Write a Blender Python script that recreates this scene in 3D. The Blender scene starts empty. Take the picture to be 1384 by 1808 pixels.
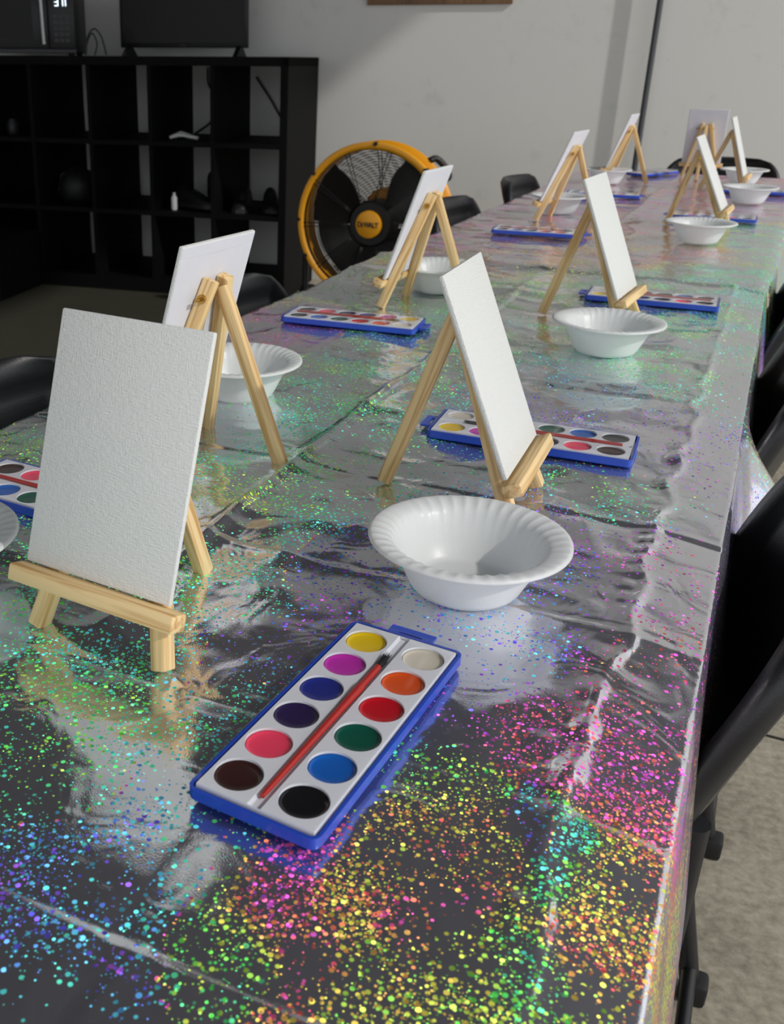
import bpy, bmesh, math, random
import numpy as np
from mathutils import Vector, Matrix, noise

random.seed(7)
SC = bpy.context.scene
COL = SC.collection
R = math.radians
T = 0.74                       # height of the table top above the floor
WY = R(9.61)                   # the back wall is turned a little against the table

# ------------------------------------------------------------------ camera
F_PX, PITCH, ROLL, YAW, CAM_H = 1775.55, R(23.6637), R(0.3366), R(26.9569), 0.3864
cyw, syw, cp, sp = math.cos(YAW), math.sin(YAW), math.cos(PITCH), math.sin(PITCH)
fw = Vector((-syw * cp, cyw * cp, -sp))
rt = Vector((cyw, syw, 0))
up = rt.cross(fw)
r2 = math.cos(ROLL) * rt + math.sin(ROLL) * up
u2 = -math.sin(ROLL) * rt + math.cos(ROLL) * up
cam = bpy.data.cameras.new('camera')
cam.sensor_fit = 'VERTICAL'
cam.sensor_height = 36.0
cam.lens = F_PX / 1808 * 36.0
cam.shift_x = (692 - 430.23) / 1808
cam.shift_y = (882.11 - 904) / 1808
cam.clip_start = 0.02
cam.dof.use_dof = True
cam.dof.focus_distance = 0.86
cam.dof.aperture_fstop = 15.0
co = bpy.data.objects.new('camera', cam)
COL.objects.link(co)
m = Matrix((r2, u2, -fw)).transposed().to_4x4()
m.translation = Vector((0, 0, CAM_H + T))
co.matrix_world = m
SC.camera = co

# ------------------------------------------------------------------ light
SC.view_settings.view_transform = 'Standard'
SC.view_settings.look = 'None'
SC.view_settings.exposure = 0.0
SC.view_settings.gamma = 1.0
SC.view_settings.use_curve_mapping = False
w = bpy.data.worlds.new('world')
SC.world = w
w.use_nodes = True
w.node_tree.nodes['Background'].inputs[0].default_value = (0.93, 0.96, 1.0, 1)
w.node_tree.nodes['Background'].inputs[1].default_value = 1.08
sun = bpy.data.lights.new('sun', 'SUN')
sun.energy = 1.75
sun.angle = R(1.6)
sun.color = (1.0, 0.96, 0.90)
so = bpy.data.objects.new('sun', sun)
COL.objects.link(so)
SUN_DIR = Vector((0.80, -0.16, 0.58)).normalized()
so.rotation_euler = SUN_DIR.to_track_quat('Z', 'Y').to_euler()
so.location = (4, -1, 5)

# ------------------------------------------------------------------ materials
class NT:
    """small helper around a node tree"""
    def __init__(self, mat):
        mat.use_nodes = True
        self.t = mat.node_tree
        self.t.nodes.clear()
    def n(self, typ, **kw):
        nd = self.t.nodes.new(typ)
        for k, v in kw.items():
            setattr(nd, k, v)
        return nd
    def l(self, a, b):
        self.t.links.new(a, b)
    def val(self, sock, v):
        if hasattr(v, 'is_linked') or hasattr(v, 'links'):
            self.l(v, sock)
        else:
            sock.default_value = v
    def math(self, op, a, b=None, clamp=False):
        nd = self.n('ShaderNodeMath', operation=op, use_clamp=clamp)
        self.val(nd.inputs[0], a)
        if b is not None:
            self.val(nd.inputs[1], b)
        return nd.outputs[0]

def srgb(r, g, b):
    f = lambda c: c / 12.92 if c <= 0.04045 else ((c + 0.055) / 1.055) ** 2.4
    return (f(r / 255), f(g / 255), f(b / 255), 1)

def plain(name, col, rough=0.5, metal=0.0, noise_amt=0.0, noise_scale=20, bump=0.0, bump_scale=200, spec=0.5, coat=0.0):
    mt = bpy.data.materials.new(name)
    k = NT(mt)
    out = k.n('ShaderNodeOutputMaterial')
    p = k.n('ShaderNodeBsdfPrincipled')
    k.l(p.outputs[0], out.inputs[0])
    p.inputs['Base Color'].default_value = col
    p.inputs['Roughness'].default_value = rough
    p.inputs['Metallic'].default_value = metal
    p.inputs['Specular IOR Level'].default_value = spec
    p.inputs['Coat Weight'].default_value = coat
    tc = k.n('ShaderNodeTexCoord')
    if noise_amt:
        nz = k.n('ShaderNodeTexNoise')
        nz.inputs['Scale'].default_value = noise_scale
        nz.inputs['Detail'].default_value = 5
        k.l(tc.outputs['Object'], nz.inputs[0])
        mx = k.n('ShaderNodeMix', data_type='RGBA', blend_type='MIX')
        c0 = tuple(c * (1 - noise_amt) for c in col[:3]) + (1,)
        c1 = tuple(min(1, c * (1 + noise_amt)) for c in col[:3]) + (1,)
        mx.inputs['A'].default_value = c0
        mx.inputs['B'].default_value = c1
        k.l(nz.outputs[0], mx.inputs['Factor'])
        k.l(mx.outputs['Result'], p.inputs['Base Color'])
    if bump:
        nb = k.n('ShaderNodeTexNoise')
        nb.inputs['Scale'].default_value = bump_scale
        nb.inputs['Detail'].default_value = 4
        k.l(tc.outputs['Object'], nb.inputs[0])
        b = k.n('ShaderNodeBump')
        b.inputs['Strength'].default_value = bump
        b.inputs['Distance'].default_value = 0.001
        k.l(nb.outputs[0], b.inputs['Height'])
        k.l(b.outputs[0], p.inputs['Normal'])
    return mt

def wood_mat(name, light, dark, seed=0.0):
    mt = bpy.data.materials.new(name)
    k = NT(mt)
    out = k.n('ShaderNodeOutputMaterial')
    p = k.n('ShaderNodeBsdfPrincipled')
    k.l(p.outputs[0], out.inputs[0])
    tc = k.n('ShaderNodeTexCoord')
    oi = k.n('ShaderNodeObjectInfo')
    mp = k.n('ShaderNodeMapping')
    mp.inputs['Scale'].default_value = (110, 110, 5)
    k.l(tc.outputs['Object'], mp.inputs[0])
    add = k.n('ShaderNodeVectorMath', operation='ADD')
    k.l(mp.outputs[0], add.inputs[0])
    sc = k.n('ShaderNodeVectorMath', operation='SCALE')
    sc.inputs[0].default_value = (37, 11, 23)
    k.l(oi.outputs['Random'], sc.inputs['Scale'])
    k.l(sc.outputs[0], add.inputs[1])
    nz = k.n('ShaderNodeTexNoise')
    nz.inputs['Scale'].default_value = 1.6
    nz.inputs['Detail'].default_value = 3
    nz.inputs['Distortion'].default_value = 0.6
    k.l(add.outputs[0], nz.inputs[0])
    rp = k.n('ShaderNodeValToRGB')
    rp.color_ramp.elements[0].position = 0.33
    rp.color_ramp.elements[0].color = dark
    rp.color_ramp.elements[1].position = 0.55
    rp.color_ramp.elements[1].color = light
    k.l(nz.outputs[0], rp.inputs[0])
    k.l(rp.outputs[0], p.inputs['Base Color'])
    p.inputs['Roughness'].default_value = 0.55
    b = k.n('ShaderNodeBump')
    b.inputs['Strength'].default_value = 0.15
    b.inputs['Distance'].default_value = 0.0005
    k.l(nz.outputs[0], b.inputs['Height'])
    k.l(b.outputs[0], p.inputs['Normal'])
    return mt

def canvas_mat():
    mt = bpy.data.materials.new('primed_canvas')
    k = NT(mt)
    out = k.n('ShaderNodeOutputMaterial')
    p = k.n('ShaderNodeBsdfPrincipled')
    k.l(p.outputs[0], out.inputs[0])
    p.inputs['Base Color'].default_value = srgb(221, 223, 221)
    p.inputs['Roughness'].default_value = 0.8
    p.inputs['Specular IOR Level'].default_value = 0.2
    tc = k.n('ShaderNodeTexCoord')
    hs = []
    for scl in ((900, 160, 900), (900, 900, 220)):
        mp = k.n('ShaderNodeMapping')
        mp.inputs['Scale'].default_value = scl
        k.l(tc.outputs['Object'], mp.inputs[0])
        nz = k.n('ShaderNodeTexNoise')
        nz.inputs['Scale'].default_value = 1.0
        nz.inputs['Detail'].default_value = 2
        k.l(mp.outputs[0], nz.inputs[0])
        hs.append(nz.outputs[0])
    h = k.math('ADD', k.math('MULTIPLY', hs[0], 0.65), k.math('MULTIPLY', hs[1], 0.35))
    b = k.n('ShaderNodeBump')
    b.inputs['Strength'].default_value = 0.9
    b.inputs['Distance'].default_value = 0.0012
    k.l(h, b.inputs['Height'])
    k.l(b.outputs[0], p.inputs['Normal'])
    return mt

def foam_mat():
    mt = bpy.data.materials.new('white_foam')
    k = NT(mt)
    out = k.n('ShaderNodeOutputMaterial')
    p = k.n('ShaderNodeBsdfPrincipled')
    p.inputs['Base Color'].default_value = srgb(249, 251, 251)
    p.inputs['Roughness'].default_value = 0.32
    p.inputs['Specular IOR Level'].default_value = 0.4
    tl = k.n('ShaderNodeBsdfTranslucent')
    tl.inputs[0].default_value = srgb(236, 240, 242)
    mx = k.n('ShaderNodeMixShader')
    mx.inputs[0].default_value = 0.33
    k.l(p.outputs[0], mx.inputs[1])
    k.l(tl.outputs[0], mx.inputs[2])
    k.l(mx.outputs[0], out.inputs[0])
    tc = k.n('ShaderNodeTexCoord')
    nb = k.n('ShaderNodeTexVoronoi')
    nb.inputs['Scale'].default_value = 700
    k.l(tc.outputs['Object'], nb.inputs[0])
    b = k.n('ShaderNodeBump')
    b.inputs['Strength'].default_value = 0.12
    b.inputs['Distance'].default_value = 0.0004
    k.l(nb.outputs[0], b.inputs['Height'])
    k.l(b.outputs[0], p.inputs['Normal'])
    return mt

def clear_mat():
    mt = bpy.data.materials.new('clear_plastic')
    k = NT(mt)
    out = k.n('ShaderNodeOutputMaterial')
    tr = k.n('ShaderNodeBsdfTransparent')
    tr.inputs[0].default_value = (0.97, 0.98, 1.0, 1)
    gl = k.n('ShaderNodeBsdfGlossy')
    gl.inputs['Roughness'].default_value = 0.05
    lw = k.n('ShaderNodeLayerWeight')
    lw.inputs[0].default_value = 0.5
    fr = k.math('ADD', k.math('MULTIPLY', k.math('POWER', lw.outputs['Facing'], 4.0), 0.75), 0.035)
    mx = k.n('ShaderNodeMixShader')
    k.l(fr, mx.inputs[0])
    k.l(tr.outputs[0], mx.inputs[1])
    k.l(gl.outputs[0], mx.inputs[2])
    k.l(mx.outputs[0], out.inputs[0])
    return mt

def film_mat():
    """silver holographic foil: a mirror film with small dots, diffraction glints painted into their colour"""
    mt = bpy.data.materials.new('holographic_foil')
    k = NT(mt)
    out = k.n('ShaderNodeOutputMaterial')
    uv = k.n('ShaderNodeUVMap')
    hue_a = k.n('ShaderNodeAttribute', attribute_name='glint_hue')
    den_a = k.n('ShaderNodeAttribute', attribute_name='glint_density')
    # film
    nz = k.n('ShaderNodeTexNoise', noise_dimensions='2D')
    nz.inputs['Scale'].default_value = 900
    nz.inputs['Detail'].default_value = 2
    k.l(uv.outputs[0], nz.inputs[0])
    nz2 = k.n('ShaderNodeTexNoise', noise_dimensions='2D')
    nz2.inputs['Scale'].default_value = 22
    nz2.inputs['Detail'].default_value = 2
    nz2.inputs['Distortion'].default_value = 0.8
    k.l(uv.outputs[0], nz2.inputs[0])
    b0 = k.n('ShaderNodeBump')
    b0.inputs['Strength'].default_value = 0.35
    b0.inputs['Distance'].default_value = 0.0035
    k.l(nz2.outputs[0], b0.inputs['Height'])
    b1 = k.n('ShaderNodeBump')
    b1.inputs['Strength'].default_value = 0.12
    b1.inputs['Distance'].default_value = 0.0004
    k.l(nz.outputs[0], b1.inputs['Height'])
    k.l(b0.outputs[0], b1.inputs['Normal'])
    film = k.n('ShaderNodeBsdfPrincipled')
    film.inputs['Base Color'].default_value = (0.84, 0.84, 0.87, 1)
    film.inputs['Metallic'].default_value = 1.0
    film.inputs['Roughness'].default_value = 0.07
    k.l(b1.outputs[0], film.inputs['Normal'])
    haze = k.n('ShaderNodeBsdfGlossy')
    haze.inputs['Roughness'].default_value = 0.62
    haze.inputs[0].default_value = (0.58, 0.58, 0.68, 1)
    k.l(b1.outputs[0], haze.inputs['Normal'])
    mh = k.n('ShaderNodeMixShader')
    mh.inputs[0].default_value = 0.22
    k.l(film.outputs[0], mh.inputs[1])
    k.l(haze.outputs[0], mh.inputs[2])
    shader = mh.outputs[0]
    # two layers of dots
    for scale, rad, boost, seed in ((225, 0.29, 0.0, 0.0), (330, 0.24, 0.08, 3.7), (520, 0.22, 0.45, 6.1)):
        mp = k.n('ShaderNodeMapping')
        mp.inputs['Location'].default_value = (seed, seed * 0.7, 0)
        k.l(uv.outputs[0], mp.inputs[0])
        vo = k.n('ShaderNodeTexVoronoi', voronoi_dimensions='2D', feature='F1')
        vo.inputs['Scale'].default_value = scale
        k.l(mp.outputs[0], vo.inputs['Vector'])
        wn = k.n('ShaderNodeTexWhiteNoise', noise_dimensions='2D')
        k.l(vo.outputs['Position'], wn.inputs['Vector'])
        sep = k.n('ShaderNodeSeparateColor')
        k.l(wn.outputs['Color'], sep.inputs[0])
        sep2 = k.n('ShaderNodeSeparateColor')
        k.l(vo.outputs['Color'], sep2.inputs[0])
        size = k.math('ADD', k.math('MULTIPLY', sep2.outputs[2], 0.14), rad - 0.07)
        dot = k.math('LESS_THAN', vo.outputs['Distance'], size)
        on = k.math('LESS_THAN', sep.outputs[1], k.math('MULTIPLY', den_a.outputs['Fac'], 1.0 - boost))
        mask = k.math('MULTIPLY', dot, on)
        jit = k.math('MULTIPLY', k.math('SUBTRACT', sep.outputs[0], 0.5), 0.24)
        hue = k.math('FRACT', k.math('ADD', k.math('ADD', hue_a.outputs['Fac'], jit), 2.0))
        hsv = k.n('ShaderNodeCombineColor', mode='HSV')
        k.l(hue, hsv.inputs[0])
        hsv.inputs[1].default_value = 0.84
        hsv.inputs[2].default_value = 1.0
        # every dot is a tiny blazed grating with its own tilt about the blaze direction of the foil
        ang = k.math('ADD', k.math('MULTIPLY', k.math('SUBTRACT', sep2.outputs[0], 0.5), 3.6), -0.85)
        tilt = k.math('ADD', k.math('MULTIPLY', sep2.outputs[1], 0.80), 0.40)
        cxyz = k.n('ShaderNodeCombineXYZ')
        k.l(k.math('MULTIPLY', k.math('COSINE', ang), tilt), cxyz.inputs[0])
        k.l(k.math('MULTIPLY', k.math('SINE', ang), tilt), cxyz.inputs[1])
        va = k.n('ShaderNodeVectorMath', operation='ADD')
        k.l(b0.outputs[0], va.inputs[0])
        k.l(cxyz.outputs[0], va.inputs[1])
        vn = k.n('ShaderNodeVectorMath', operation='NORMALIZE')
        k.l(va.outputs[0], vn.inputs[0])
        d = k.n('ShaderNodeBsdfDiffuse')
        k.l(hsv.outputs[0], d.inputs[0])
        g = k.n('ShaderNodeBsdfGlossy')
        g.inputs['Roughness'].default_value = 0.55
        k.l(hsv.outputs[0], g.inputs[0])
        k.l(vn.outputs[0], g.inputs['Normal'])
        mg = k.n('ShaderNodeMixShader')
        mg.inputs[0].default_value = 0.80
        k.l(d.outputs[0], mg.inputs[1])
        k.l(g.outputs[0], mg.inputs[2])
        mx = k.n('ShaderNodeMixShader')
        k.l(mask, mx.inputs[0])
        k.l(shader, mx.inputs[1])
        k.l(mg.outputs[0], mx.inputs[2])
        shader = mx.outputs[0]
    k.l(shader, out.inputs[0])
    return mt

def floor_mat():
    mt = bpy.data.materials.new('concrete')
    k = NT(mt)
    out = k.n('ShaderNodeOutputMaterial')
    p = k.n('ShaderNodeBsdfPrincipled')
    k.l(p.outputs[0], out.inputs[0])
    tc = k.n('ShaderNodeTexCoord')
    cols = []
    for s, dt in ((2.5, 8), (60, 6)):
        nz = k.n('ShaderNodeTexNoise')
        nz.inputs['Scale'].default_value = s
        nz.inputs['Detail'].default_value = dt
        nz.inputs['Roughness'].default_value = 0.65
        k.l(tc.outputs['Object'], nz.inputs[0])
        cols.append(nz.outputs[0])
    f = k.math('ADD', k.math('MULTIPLY', cols[0], 0.5), k.math('MULTIPLY', cols[1], 0.5))
    rp = k.n('ShaderNodeValToRGB')
    rp.color_ramp.elements[0].position = 0.36
    rp.color_ramp.elements[0].color = srgb(122, 115, 101)
    rp.color_ramp.elements[1].position = 0.64
    rp.color_ramp.elements[1].color = srgb(192, 184, 166)
    k.l(f, rp.inputs[0])
    k.l(rp.outputs[0], p.inputs['Base Color'])
    p.inputs['Roughness'].default_value = 0.6
    return mt

def wall_mat():
    mt = bpy.data.materials.new('painted_wall')
    k = NT(mt)
    out = k.n('ShaderNodeOutputMaterial')
    p = k.n('ShaderNodeBsdfPrincipled')
    k.l(p.outputs[0], out.inputs[0])
    tc = k.n('ShaderNodeTexCoord')
    nz = k.n('ShaderNodeTexNoise')
    nz.inputs['Scale'].default_value = 7
    nz.inputs['Detail'].default_value = 6
    nz.inputs['Roughness'].default_value = 0.7
    k.l(tc.outputs['Object'], nz.inputs[0])
    rp = k.n('ShaderNodeValToRGB')
    rp.color_ramp.elements[0].position = 0.25
    rp.color_ramp.elements[0].color = srgb(204, 204, 200)
    rp.color_ramp.elements[1].position = 0.42
    rp.color_ramp.elements[1].color = srgb(217, 216, 212)
    k.l(nz.outputs[0], rp.inputs[0])
    k.l(rp.outputs[0], p.inputs['Base Color'])
    p.inputs['Roughness'].default_value = 0.7
    n2 = k.n('ShaderNodeTexNoise')
    n2.inputs['Scale'].default_value = 160
    k.l(tc.outputs['Object'], n2.inputs[0])
    b = k.n('ShaderNodeBump')
    b.inputs['Strength'].default_value = 0.12
    b.inputs['Distance'].default_value = 0.002
    k.l(n2.outputs[0], b.inputs['Height'])
    k.l(b.outputs[0], p.inputs['Normal'])
    return mt

def emit_mat(name, col, strength):
    mt = bpy.data.materials.new(name)
    k = NT(mt)
    out = k.n('ShaderNodeOutputMaterial')
    e = k.n('ShaderNodeEmission')
    e.inputs[0].default_value = col
    e.inputs[1].default_value = strength
    k.l(e.outputs[0], out.inputs[0])
    return mt

M = dict(
    pine=wood_mat('pine', srgb(238, 208, 154), srgb(200, 156, 96)),
    frame_wood=wood_mat('walnut_stain', srgb(124, 92, 60), srgb(92, 66, 42)),
    canvas=canvas_mat(),
    canvas_back=plain('canvas_back', srgb(222, 222, 230), 0.8, noise_amt=0.03, noise_scale=60, spec=0.2),
    foam=foam_mat(),
    clear=clear_mat(),
    film=film_mat(),
    floor=floor_mat(),
    wall=wall_mat(),
    ceiling=plain('ceiling_deck', srgb(92, 92, 96), 0.8, noise_amt=0.1, noise_scale=3),
    blue=plain('blue_plastic', srgb(34, 74, 190), 0.28, noise_amt=0.03),
    tray=plain('white_plastic', srgb(232, 233, 238), 0.3, noise_amt=0.01),
    red_handle=plain('red_plastic', srgb(186, 42, 34), 0.3, noise_amt=0.02),
    bristle=plain('black_bristle', srgb(28, 24, 26), 0.7, noise_amt=0.2, noise_scale=900),
    chair=plain('black_resin', srgb(26, 27, 30), 0.38, bump=0.25, bump_scale=500),
    tube=plain('black_tube', srgb(24, 25, 28), 0.35, noise_amt=0.05),
    rubber=plain('black_rubber', srgb(16, 16, 17), 0.6, noise_amt=0.05),
    shelf=plain('black_brown_laminate', srgb(10, 10, 11), 0.65, noise_amt=0.1, noise_scale=9, spec=0.12),
    black=plain('black_plastic', srgb(11, 11, 12), 0.45, noise_amt=0.05),
    screen=plain('dark_screen', srgb(17, 15, 14), 0.22, noise_amt=0.3, noise_scale=2, spec=0.15),
    yellow=plain('yellow_enamel', srgb(238, 164, 18), 0.4, noise_amt=0.02),
    wire=plain('black_wire', srgb(22, 22, 22), 0.4, noise_amt=0.05),
    brass=plain('brass', srgb(190, 150, 80), 0.3, metal=1.0, noise_amt=0.05),
    steel=plain('dark_steel', srgb(70, 72, 76), 0.45, noise_amt=0.05),
    silver=plain('silver_handle', srgb(205, 205, 208), 0.35, noise_amt=0.02),
    cord=plain('black_cord', srgb(13, 13, 14), 0.5, noise_amt=0.05),
    mat=plain('olive_mat', srgb(50, 49, 36), 0.85, noise_amt=0.25, noise_scale=6, bump=0.3, bump_scale=120),
    white_cloth=plain('white_cloth', srgb(225, 225, 222), 0.8, noise_amt=0.03),
    table_plastic=plain('table_plastic', srgb(210, 208, 200), 0.5, noise_amt=0.02),
    digits=emit_mat('lit_digits', (0.75, 0.88, 1.0, 1), 2.5),
    paper=plain('frame_backing', srgb(200, 190, 170), 0.8, noise_amt=0.05),
    grey=plain('grey_plastic', srgb(44, 44, 48), 0.5, noise_amt=0.05),
)
PAINTS = [('yellow', (238, 200, 22)), ('magenta', (196, 48, 172)), ('dark blue', (36, 46, 134)), ('violet', (44, 30, 74)), ('pink', (250, 72, 104)), ('brown', (58, 30, 28)),
          ('white', (222, 212, 194)), ('orange', (228, 86, 28)), ('red', (200, 16, 34)), ('green', (8, 84, 66)), ('blue', (22, 98, 190)), ('black', (18, 17, 20))]
for nm, c in PAINTS:
    M['paint_' + nm] = plain('paint_' + nm.replace(' ', '_'), srgb(*c), 0.16, noise_amt=0.03, noise_scale=90)

# ------------------------------------------------------------------ object helpers
def obj(name, bm, mat, parent=None, smooth=False, loc=None, rot=None, angle=None):
    me = bpy.data.meshes.new(name)
    bmesh.ops.recalc_face_normals(bm, faces=bm.faces)
    bm.to_mesh(me)
    bm.free()
    me.materials.append(M[mat] if isinstance(mat, str) else mat)
    if smooth:
        for p_ in me.polygons:
            p_.use_smooth = True
        if angle:
            me.set_sharp_from_angle(angle=R(angle))
    o = bpy.data.objects.new(name, me)
    COL.objects.link(o)
    if parent:
        o.parent = parent
    if loc is not None:
        o.location = loc
    if rot is not None:
        o.rotation_euler = rot
    return o

def tag(o, label, cat, group=None):
    o['label'] = label
    o['category'] = cat
    if group:
        o['group'] = group
    return o

def thing(name, label, cat, loc=(0, 0, 0), rotz=0, group=None):
    o = bpy.data.objects.new(name, None)
    o.empty_display_size = 0.05
    COL.objects.link(o)
    o.location = loc
    o.rotation_euler = (0, 0, rotz)
    return tag(o, label, cat, group)

def structure(o):
    o['kind'] = 'structure'
    return o

def box(bm, lo, hi, bevel=0.0, seg=2):
    r = bmesh.ops.create_cube(bm, size=1.0)
    vs = r['verts']
    for v in vs:
        for i in range(3):
            v.co[i] = lo[i] + (v.co[i] + 0.5) * (hi[i] - lo[i])
    if bevel:
        es = list({e for v in vs for e in v.link_edges})
        bmesh.ops.bevel(bm, geom=es, offset=bevel, segments=seg, profile=0.5, affect='EDGES')

def box_bm(lo, hi, bevel=0.0, seg=2):
    bm = bmesh.new()
    box(bm, lo, hi, bevel, seg)
    return bm

def bar(name, p0, p1, wx, wy, mat, parent, hint=(0, 1, 0), bevel=0.0015):
    """square bar from p0 to p1; wy is measured along the hint direction; the grain runs along it"""
    p0, p1 = Vector(p0), Vector(p1)
    z = (p1 - p0)
    L = z.length
    z.normalize()
    y = Vector(hint) - z * z.dot(Vector(hint))
    y.normalize()
    x = y.cross(z)
    bm = box_bm((-wx / 2, -wy / 2, 0), (wx / 2, wy / 2, L), bevel)
    o = obj(name, bm, mat, parent, smooth=True, angle=35)
    mm = Matrix((x, y, z)).transposed().to_4x4()
    mm.translation = p0
    o.matrix_local = mm
    return o

def tube_bm(bm, pts, rad, seg=10, cap=True, closed=False):
    pts = [Vector(p_) for p_ in pts]
    n = len(pts)
    rads = rad if isinstance(rad, (list, tuple)) else [rad] * n
    rings = []
    prev = None
    for i, p_ in enumerate(pts):
        if closed:
            t = pts[(i + 1) % n] - pts[i - 1]
        else:
            t = pts[min(i + 1, n - 1)] - pts[max(i - 1, 0)]
        t.normalize()
        if prev is None:
            a = Vector((0, 0, 1)) if abs(t.z) < 0.9 else Vector((1, 0, 0))
            x = t.cross(a).normalized()
        else:
            x = (prev - t * prev.dot(t)).normalized()
        prev = x
        y = t.cross(x)
        rings.append([bm.verts.new(p_ + (x * math.cos(2 * math.pi * j / seg) + y * math.sin(2 * math.pi * j / seg)) * rads[i]) for j in range(seg)])
    m_ = n if closed else n - 1
    for i in range(m_):
        a, b = rings[i], rings[(i + 1) % n]
        for j in range(seg):
            bm.faces.new((a[j], a[(j + 1) % seg], b[(j + 1) % seg], b[j]))
    if cap and not closed:
        bm.faces.new(rings[0][::-1])
        bm.faces.new(rings[-1])

def tube(name, pts, rad, mat, parent=None, seg=10):
    bm = bmesh.new()
    tube_bm(bm, pts, rad, seg)
    return obj(name, bm, mat, parent, smooth=True, angle=50)

def smooth_path(pts, n=8):
    """Catmull-Rom through the points"""
    P = [Vector(p_) for p_ in pts]
    P = [P[0] * 2 - P[1]] + P + [P[-1] * 2 - P[-2]]
    out = []
    for i in range(1, len(P) - 2):
        for k in range(n):
            t = k / n
            out.append(0.5 * ((2 * P[i]) + (-P[i - 1] + P[i + 1]) * t + (2 * P[i - 1] - 5 * P[i] + 4 * P[i + 1] - P[i + 2]) * t * t + (-P[i - 1] + 3 * P[i] - 3 * P[i + 1] + P[i + 2]) * t ** 3))
    out.append(P[-2])
    return out

def lathe_bm(bm, prof, seg=48, axis='Z', close=False, wob=None):
    rings = []
    for i, (r_, z_) in enumerate(prof):
        ring = []
        for j in range(seg):
            a = 2 * math.pi * j / seg
            rr, zz = (r_, z_) if wob is None else wob(i, r_, z_, a)
            if axis == 'Z':
                c = (rr * math.cos(a), rr * math.sin(a), zz)
            else:
                c = (rr * math.cos(a), zz, rr * math.sin(a))
            ring.append(bm.verts.new(c))
        rings.append(ring)
    n = len(rings)
    for i in range(n if close else n - 1):
        a, b = rings[i], rings[(i + 1) % n]
        for j in range(seg):
            bm.faces.new((a[j], a[(j + 1) % seg], b[(j + 1) % seg], b[j]))
    return rings

def prism(bm, pts, y0, y1, plane='XZ'):
    def mk(p_, y):
        return (p_[0], y, p_[1]) if plane == 'XZ' else ((p_[0], p_[1], y) if plane == 'XY' else (y, p_[0], p_[1]))
    a = [bm.verts.new(mk(p_, y0)) for p_ in pts]
    b = [bm.verts.new(mk(p_, y1)) for p_ in pts]
    bm.faces.new(a)
    bm.faces.new(b[::-1])
    n = len(pts)
    for i in range(n):
        bm.faces.new((a[i], b[i], b[(i + 1) % n], a[(i + 1) % n]))

def rrect(x0, z0, x1, z1, r_, seg=6, corners=(1, 1, 1, 1)):
    pts = []
    for (cx, cz, a0, k) in ((x1 - r_, z0 + r_, -90, corners[0]), (x1 - r_, z1 - r_, 0, corners[1]), (x0 + r_, z1 - r_, 90, corners[2]), (x0 + r_, z0 + r_, 180, corners[3])):
        if not k:
            pts.append((cx + r_ * (1 if a0 in (-90, 0) else -1), cz + r_ * (1 if a0 in (0, 90) else -1)))
            continue
        for i in range(seg + 1):
            a = R(a0 + 90 * i / seg)
            pts.append((cx + r_ * math.cos(a), cz + r_ * math.sin(a)))
    return pts

def W(s, d, z):
    """point in the back wall's frame: s along the wall, d away from the viewer, z above the floor"""
    return Vector((s * math.cos(WY) - d * math.sin(WY), s * math.sin(WY) + d * math.cos(WY), z))

# ------------------------------------------------------------------ room
D_WALL = 5.52
JOINT_ROT = 0.0
floor = structure(obj('floor', box_bm((-6, -4, -0.1), (6, D_WALL, 0)), 'floor', rot=(0, 0, WY)))
wall = structure(obj('wall_back', box_bm((-6, D_WALL, 0), (6, D_WALL + 0.15, 4.6)), 'wall', rot=(0, 0, WY)))
wall_l = structure(obj('wall_left', box_bm((-6.15, -4, 0), (-6, D_WALL + 0.15, 4.6)), 'wall', rot=(0, 0, WY)))
ceil = structure(obj('ceiling', box_bm((-6, -4, 3.7), (2.3, D_WALL, 3.85)), 'ceiling', rot=(0, 0, WY)))

jt = structure(obj('trim_1', box_bm((-3.0, -0.003, 0.0), (3.0, 0.003, 0.0015)), 'rubber', loc=(0.5, 1.78, 0), rot=(0, 0, JOINT_ROT)))
fm = obj('floor_mat', box_bm((-3.9, 1.2, 0.0), (-1.25, 4.86, 0.008), 0.003), 'mat', rot=(0, 0, WY))
tag(fm, 'dark olive mat on the floor in front of the black shelf', 'mat')

# ------------------------------------------------------------------ tables and their foil cloths
FAR_ROT = R(-1.2)
FAR_O = Vector((-0.3635, 2.13, 0))

def folding_table(label, loc, rotz, y0, y1):
    t = thing('folding_table', label, 'table', loc, rotz, 'folding tables in a row')
    obj('tabletop', box_bm((-0.372, y0, T - 0.05), (0.372, y1, T - 0.008), 0.012), 'table_plastic', t, smooth=True, angle=40)
    for yy in (y0 + 0.28, y1 - 0.28):
        for sx in (-1, 1):
            tube('leg', [(sx * 0.30, yy, T - 0.05), (sx * 0.30, yy, 0.0)], 0.013, 'steel', t)
        tube('crossbar', [(-0.30, yy, 0.12), (0.30, yy, 0.12)], 0.010, 'steel', t)
    return t
folding_table('nearer folding table under the nearer silver foil cloth', (-0.3635, 0, 0), 0, 0.12, 2.10)
folding_table('farther folding table under the farther silver foil cloth', FAR_O, FAR_ROT, 0.03, 2.17)

def vnoise(x, y, s, seed):
    """smooth value noise on arrays, about -1..1"""
    x = x * s + seed * 17.3
    y = y * s + seed * 9.1
    xi, yi = np.floor(x), np.floor(y)
    xf, yf = x - xi, y - yi
    def h(a, b):
        v = np.sin(a * 127.1 + b * 311.7 + seed * 74.7) * 43758.5453
        return (v - np.floor(v)) * 2 - 1
    u, v = xf * xf * (3 - 2 * xf), yf * yf * (3 - 2 * yf)
    return (h(xi, yi) * (1 - u) + h(xi + 1, yi) * u) * (1 - v) + (h(xi, yi + 1) * (1 - u) + h(xi + 1, yi + 1) * u) * v

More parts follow.
